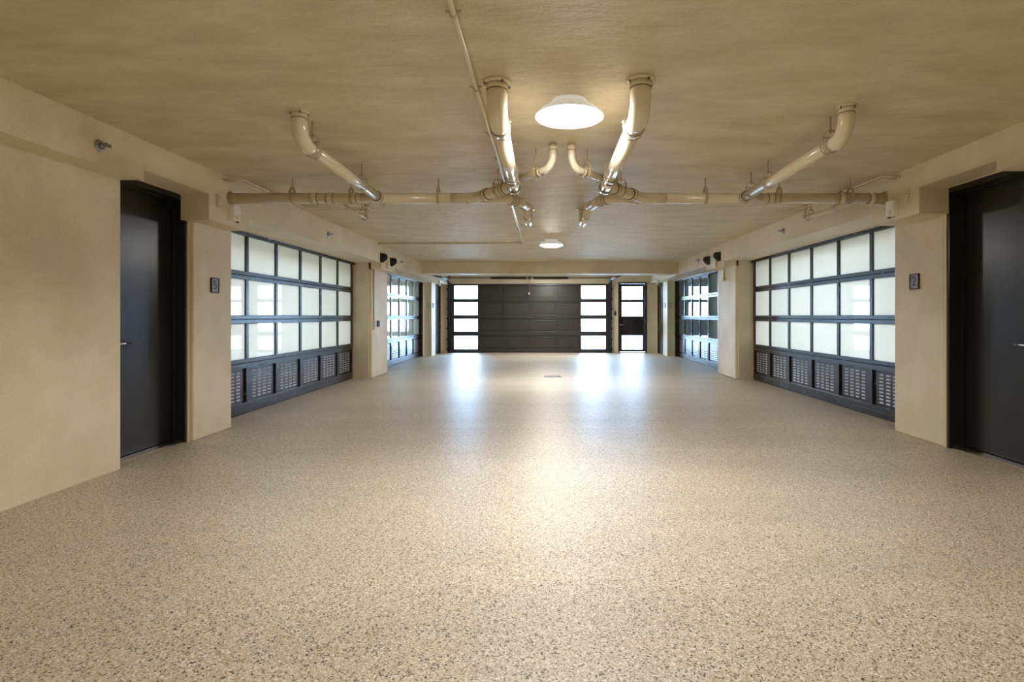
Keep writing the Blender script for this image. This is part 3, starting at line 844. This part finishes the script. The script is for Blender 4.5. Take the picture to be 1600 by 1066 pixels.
def plate(side, y, z, label):
    d = SIDE[side]; s = d['s']; x = s * d['beam']
    r = thing('wall_plate', (x, y, z), label, 'wall plate', 'narrow plates on the beams')
    t_ = MB(); t_.box(x, x - s * 0.012, y - 0.026, y + 0.026, z - 0.055, z + 0.055, 0.004); obj('cover', t_, 'cream', r)
    t_ = MB(); t_.box(x - s * 0.012, x - s * 0.015, y - 0.010, y + 0.010, z + 0.022, z + 0.030); obj('slot', t_, 'band', r)
    for q in (-0.045, 0.046):
        t_ = MB(); t_.lathe((x - s * 0.012, y, z + q), [(0.004, 0), (0.003, -s * 0.0015)], 10, 'X'); obj('screw', t_, 'steel', r)
plate('left', 4.94, 2.175, 'narrow cream plate on the left beam beside the door notch')
plate('right', 4.80, 2.186, 'narrow cream plate on the right beam beside the door notch')

def wedge_light(side, y, z, label):
    d = SIDE[side]; s = d['s']; x = s * d['beam']
    r = thing('wall_light', (x, y, z), label, 'wall light', 'black shield wall lights on the beams')
    t_ = MB()
    # shield: stacked half rings, full and round at the top, narrowing to a point at the wall below
    prof = [(0.082, 0.045), (0.074, 0.085), (0.055, 0.105), (0.02, 0.115), (-0.02, 0.105), (-0.055, 0.07), (-0.082, 0.03)]
    rings = []
    for dz, R in prof:
        rings.append([t_.bm.verts.new((x - s * R * math.sin(PI * k / 12), y - 0.75 * R * math.cos(PI * k / 12), z + dz)) for k in range(13)])
    for a, b2 in zip(rings, rings[1:]):
        for k in range(12):
            f_ = t_.bm.faces.new((a[k], a[k + 1], b2[k + 1], b2[k])); f_.smooth = True
        t_.bm.faces.new((a[12], a[0], b2[0], b2[12]))
    t_.bm.faces.new(rings[0]); t_.bm.faces.new(rings[-1][::-1])
    obj('shield', t_, 'rubber', r)
    t_ = MB(); t_.box(x, x - s * 0.008, y - 0.085, y + 0.085, z - 0.085, z + 0.085, 0.003); obj('back_plate', t_, 'black', r)
wedge_light('left', 9.87, 2.185, 'black wall light on the left beam, nearer of the two')
wedge_light('left', 10.49, 2.17, 'black wall light on the left beam, farther of the two')
wedge_light('right', 9.96, 2.22, 'black wall light on the right beam, nearer of the two')
wedge_light('right', 10.60, 2.21, 'black wall light on the right beam, farther of the two')
for side, y, z in (('left', 10.19, 2.075), ('right', 10.10, 2.10)):
    d = SIDE[side]; s = d['s']; x = s * d['beam']
    r = thing('junction_box', (x, y, z - 0.06), 'tan junction box between the two black wall lights on the %s beam' % side, 'junction box', 'junction boxes')
    t_ = MB(); t_.box(x, x - s * 0.05, y - 0.05, y + 0.05, z - 0.06, z + 0.06, 0.005); obj('housing', t_, 'cream', r)
    t_ = MB(); t_.box(x - s * 0.05, x - s * 0.056, y - 0.045, y + 0.045, z - 0.055, z + 0.055, 0.003); obj('cover', t_, 'cream', r)
    t_ = MB(); t_.tube([(x - s * 0.025, y, z + 0.06), (x - s * 0.025, y, z + 0.10), (x - s * 0.002, y, z + 0.13)], 0.009, 10); obj('conduit_stub', t_, 'cream', r)

# push button station on the left pier
d = SIDE['left']; x = -d['pier2']
r = thing('push_button_station', (x, 9.99, 0.93), 'push button box with conduit on the left pier between the garage doors', 'control box')
t_ = MB(); t_.tube([(x + 0.016, 9.93, 1.98), (x + 0.016, 9.93, 1.03)], 0.012, 12); obj('conduit', t_, 'band', r)
t_ = MB(); t_.box(x, x + 0.055, 9.885, 9.985, 0.93, 1.05, 0.006); obj('junction_box', t_, 'cream', r)
t_ = MB(); t_.tube([(x + 0.016, 9.93, 0.93), (x + 0.016, 9.93, 0.87)], 0.012, 12); obj('conduit_stub', t_, 'cream', r)
t_ = MB(); t_.box(x, x + 0.085, 10.0, 10.075, 0.93, 1.045, 0.006); sb_ = obj('button_box', t_, 'blue', r, 'dark blue button housing')
for q in (0.965, 1.01):
    t_ = MB(); t_.lathe((x + 0.085, 10.037, q), [(0.014, 0), (0.013, 0.006), (0.0, 0.007)], 14, 'X'); obj('button', t_, 'rubber', sb_)
d = SIDE['right']; x = d['pier2']
r = thing('junction_box', (x, 10.25, 1.79), 'small tan junction box on short conduit under the right beam', 'junction box', 'junction boxes')
t_ = MB(); t_.tube([(x - 0.02, 10.25, 2.02), (x - 0.02, 10.25, 1.88)], 0.012, 12); obj('conduit', t_, 'band', r)
t_ = MB(); t_.box(x, x - 0.055, 10.20, 10.30, 1.79, 1.89, 0.006); obj('housing', t_, 'cream', r)
t_ = MB(); t_.box(x - 0.055, x - 0.06, 10.205, 10.295, 1.795, 1.885, 0.003); obj('cover', t_, 'cream', r)

# ------------------------------------------------------------------ number plaques
def digit_mesh(ch, size):
    cu = bpy.data.curves.new('digit', 'FONT'); cu.body = ch; cu.size = size; cu.extrude = 0.0025
    cu.align_x = 'CENTER'; cu.align_y = 'CENTER'; cu.resolution_u = 6
    o = bpy.data.objects.new('digit', cu); COL.objects.link(o)
    me = bpy.data.meshes.new_from_object(o.evaluated_get(bpy.context.evaluated_depsgraph_get()))
    bpy.data.objects.remove(o); bpy.data.curves.remove(cu)
    return me
def plaque(side, x, y, z, ch, label, w=0.125, h=0.145):
    s = SIDE[side]['s']
    r = thing('number_plaque', (x, y, z), label, 'number plaque', 'bronze number plaques')
    t_ = MB(); t_.box(x, x - s * 0.010, y - w / 2, y + w / 2, z - h / 2, z + h / 2, 0.002); obj('plate', t_, 'bronze', r)
    t_ = MB()
    for a in (-1, 1):
        t_.box(x, x - s * 0.015, y + a * (w / 2 - 0.010), y + a * w / 2, z - h / 2, z + h / 2, 0.002)
        t_.box(x, x - s * 0.015, y - w / 2, y + w / 2, z + a * (h / 2 - 0.010), z + a * h / 2, 0.002)
    obj('rim', t_, 'bronzedark', r)
    if ch:
        bm2 = bmesh.new(); bm2.from_mesh(digit_mesh(ch, h * 0.86))
        rot = Matrix.Rotation(PI / 2, 4, 'X')
        yaw = Matrix.Rotation(PI / 2 if s < 0 else -PI / 2, 4, 'Z')
        bm2.transform(Matrix.Translation((x - s * 0.0105, y, z)) @ yaw @ rot)
        t_ = MB(); t_.bm.free(); t_.bm = bm2
        obj('numeral', t_, 'bronzedark', r, 'dark raised numeral ' + ch)
plaque('left', -3.165, 5.21, 1.424, '5', 'bronze number plaque 5 on the near left pier')
plaque('right', 3.44, 5.05, 1.45, '2', 'bronze number plaque 2 on the near right pier')
plaque('left', -3.18, 15.5, 1.43, '', 'small plaque on the far left pier face beside the black side door')
plaque('right', 3.45, 15.6, 1.44, '', 'small plaque on the far right pier face beside the black side door')
for x, lab in ((-3.287, 'left'), (3.55, 'right')):
    r = thing('access_panel', (x, 15.3, 1.38), 'small grey wall plate on the far %s return wall facing the viewer' % lab, 'wall plate', 'grey plates at the far end')
    t_ = MB(); t_.box(x - 0.032, x + 0.032, 15.288, 15.3, 1.375, 1.50, 0.003); obj('cover', t_, 'steel', r)
    t_ = MB(); t_.box(x - 0.02, x + 0.02, 15.283, 15.288, 1.395, 1.48, 0.002); obj('insert', t_, 'cream', r)

# wall control and white sticker near the far door
r = thing('wall_control', (2.169, YF, 1.15), 'dark door control on the far wall left of the walk door', 'control')
t_ = MB(); t_.box(2.14, 2.20, YF - 0.03, YF, 1.15, 1.27, 0.005); obj('housing', t_, 'rubber', r)
t_ = MB(); t_.lathe((2.17, YF - 0.03, 1.225), [(0.018, 0), (0.017, -0.005), (0, -0.006)], 16, 'Y'); obj('button', t_, 'steel', r)
r = thing('safety_label', (2.01, YF - 0.02, 1.29), 'narrow white label beside the right window column of far door', 'label')
t_ = MB(); t_.box(1.985, 2.04, YF - 0.026, YF - 0.018, 1.29, 1.45, 0.001); obj('sheet', t_, 'white', r)
t_ = MB(); t_.box(1.993, 2.032, YF - 0.0275, YF - 0.026, 1.40, 1.44); obj('heading_bar', t_, 'band', r)

# ------------------------------------------------------------------ floor drain
r = thing('floor_drain', (0.15, 10.16, 0), 'small metal drain grate in the floor before the far door', 'floor drain')
t_ = MB()
for a, b2, c_, d_ in ((-0.02, 0.32, 10.01, 10.04), (-0.02, 0.32, 10.28, 10.31), (-0.02, 0.01, 10.04, 10.28), (0.29, 0.32, 10.04, 10.28)):
    t_.box(a, b2, c_, d_, 0, 0.006, 0.002)
obj('frame', t_, 'steel', r)
t_ = MB(); t_.box(0.01, 0.29, 10.04, 10.28, 0.0, 0.001); obj('sump', t_, 'rubber', r)
for k in range(9):
    x = 0.025 + k * 0.0285
    t_ = MB(); t_.box(x, x + 0.014, 10.04, 10.28, 0.001, 0.005); obj('slat', t_, 'steel', r)
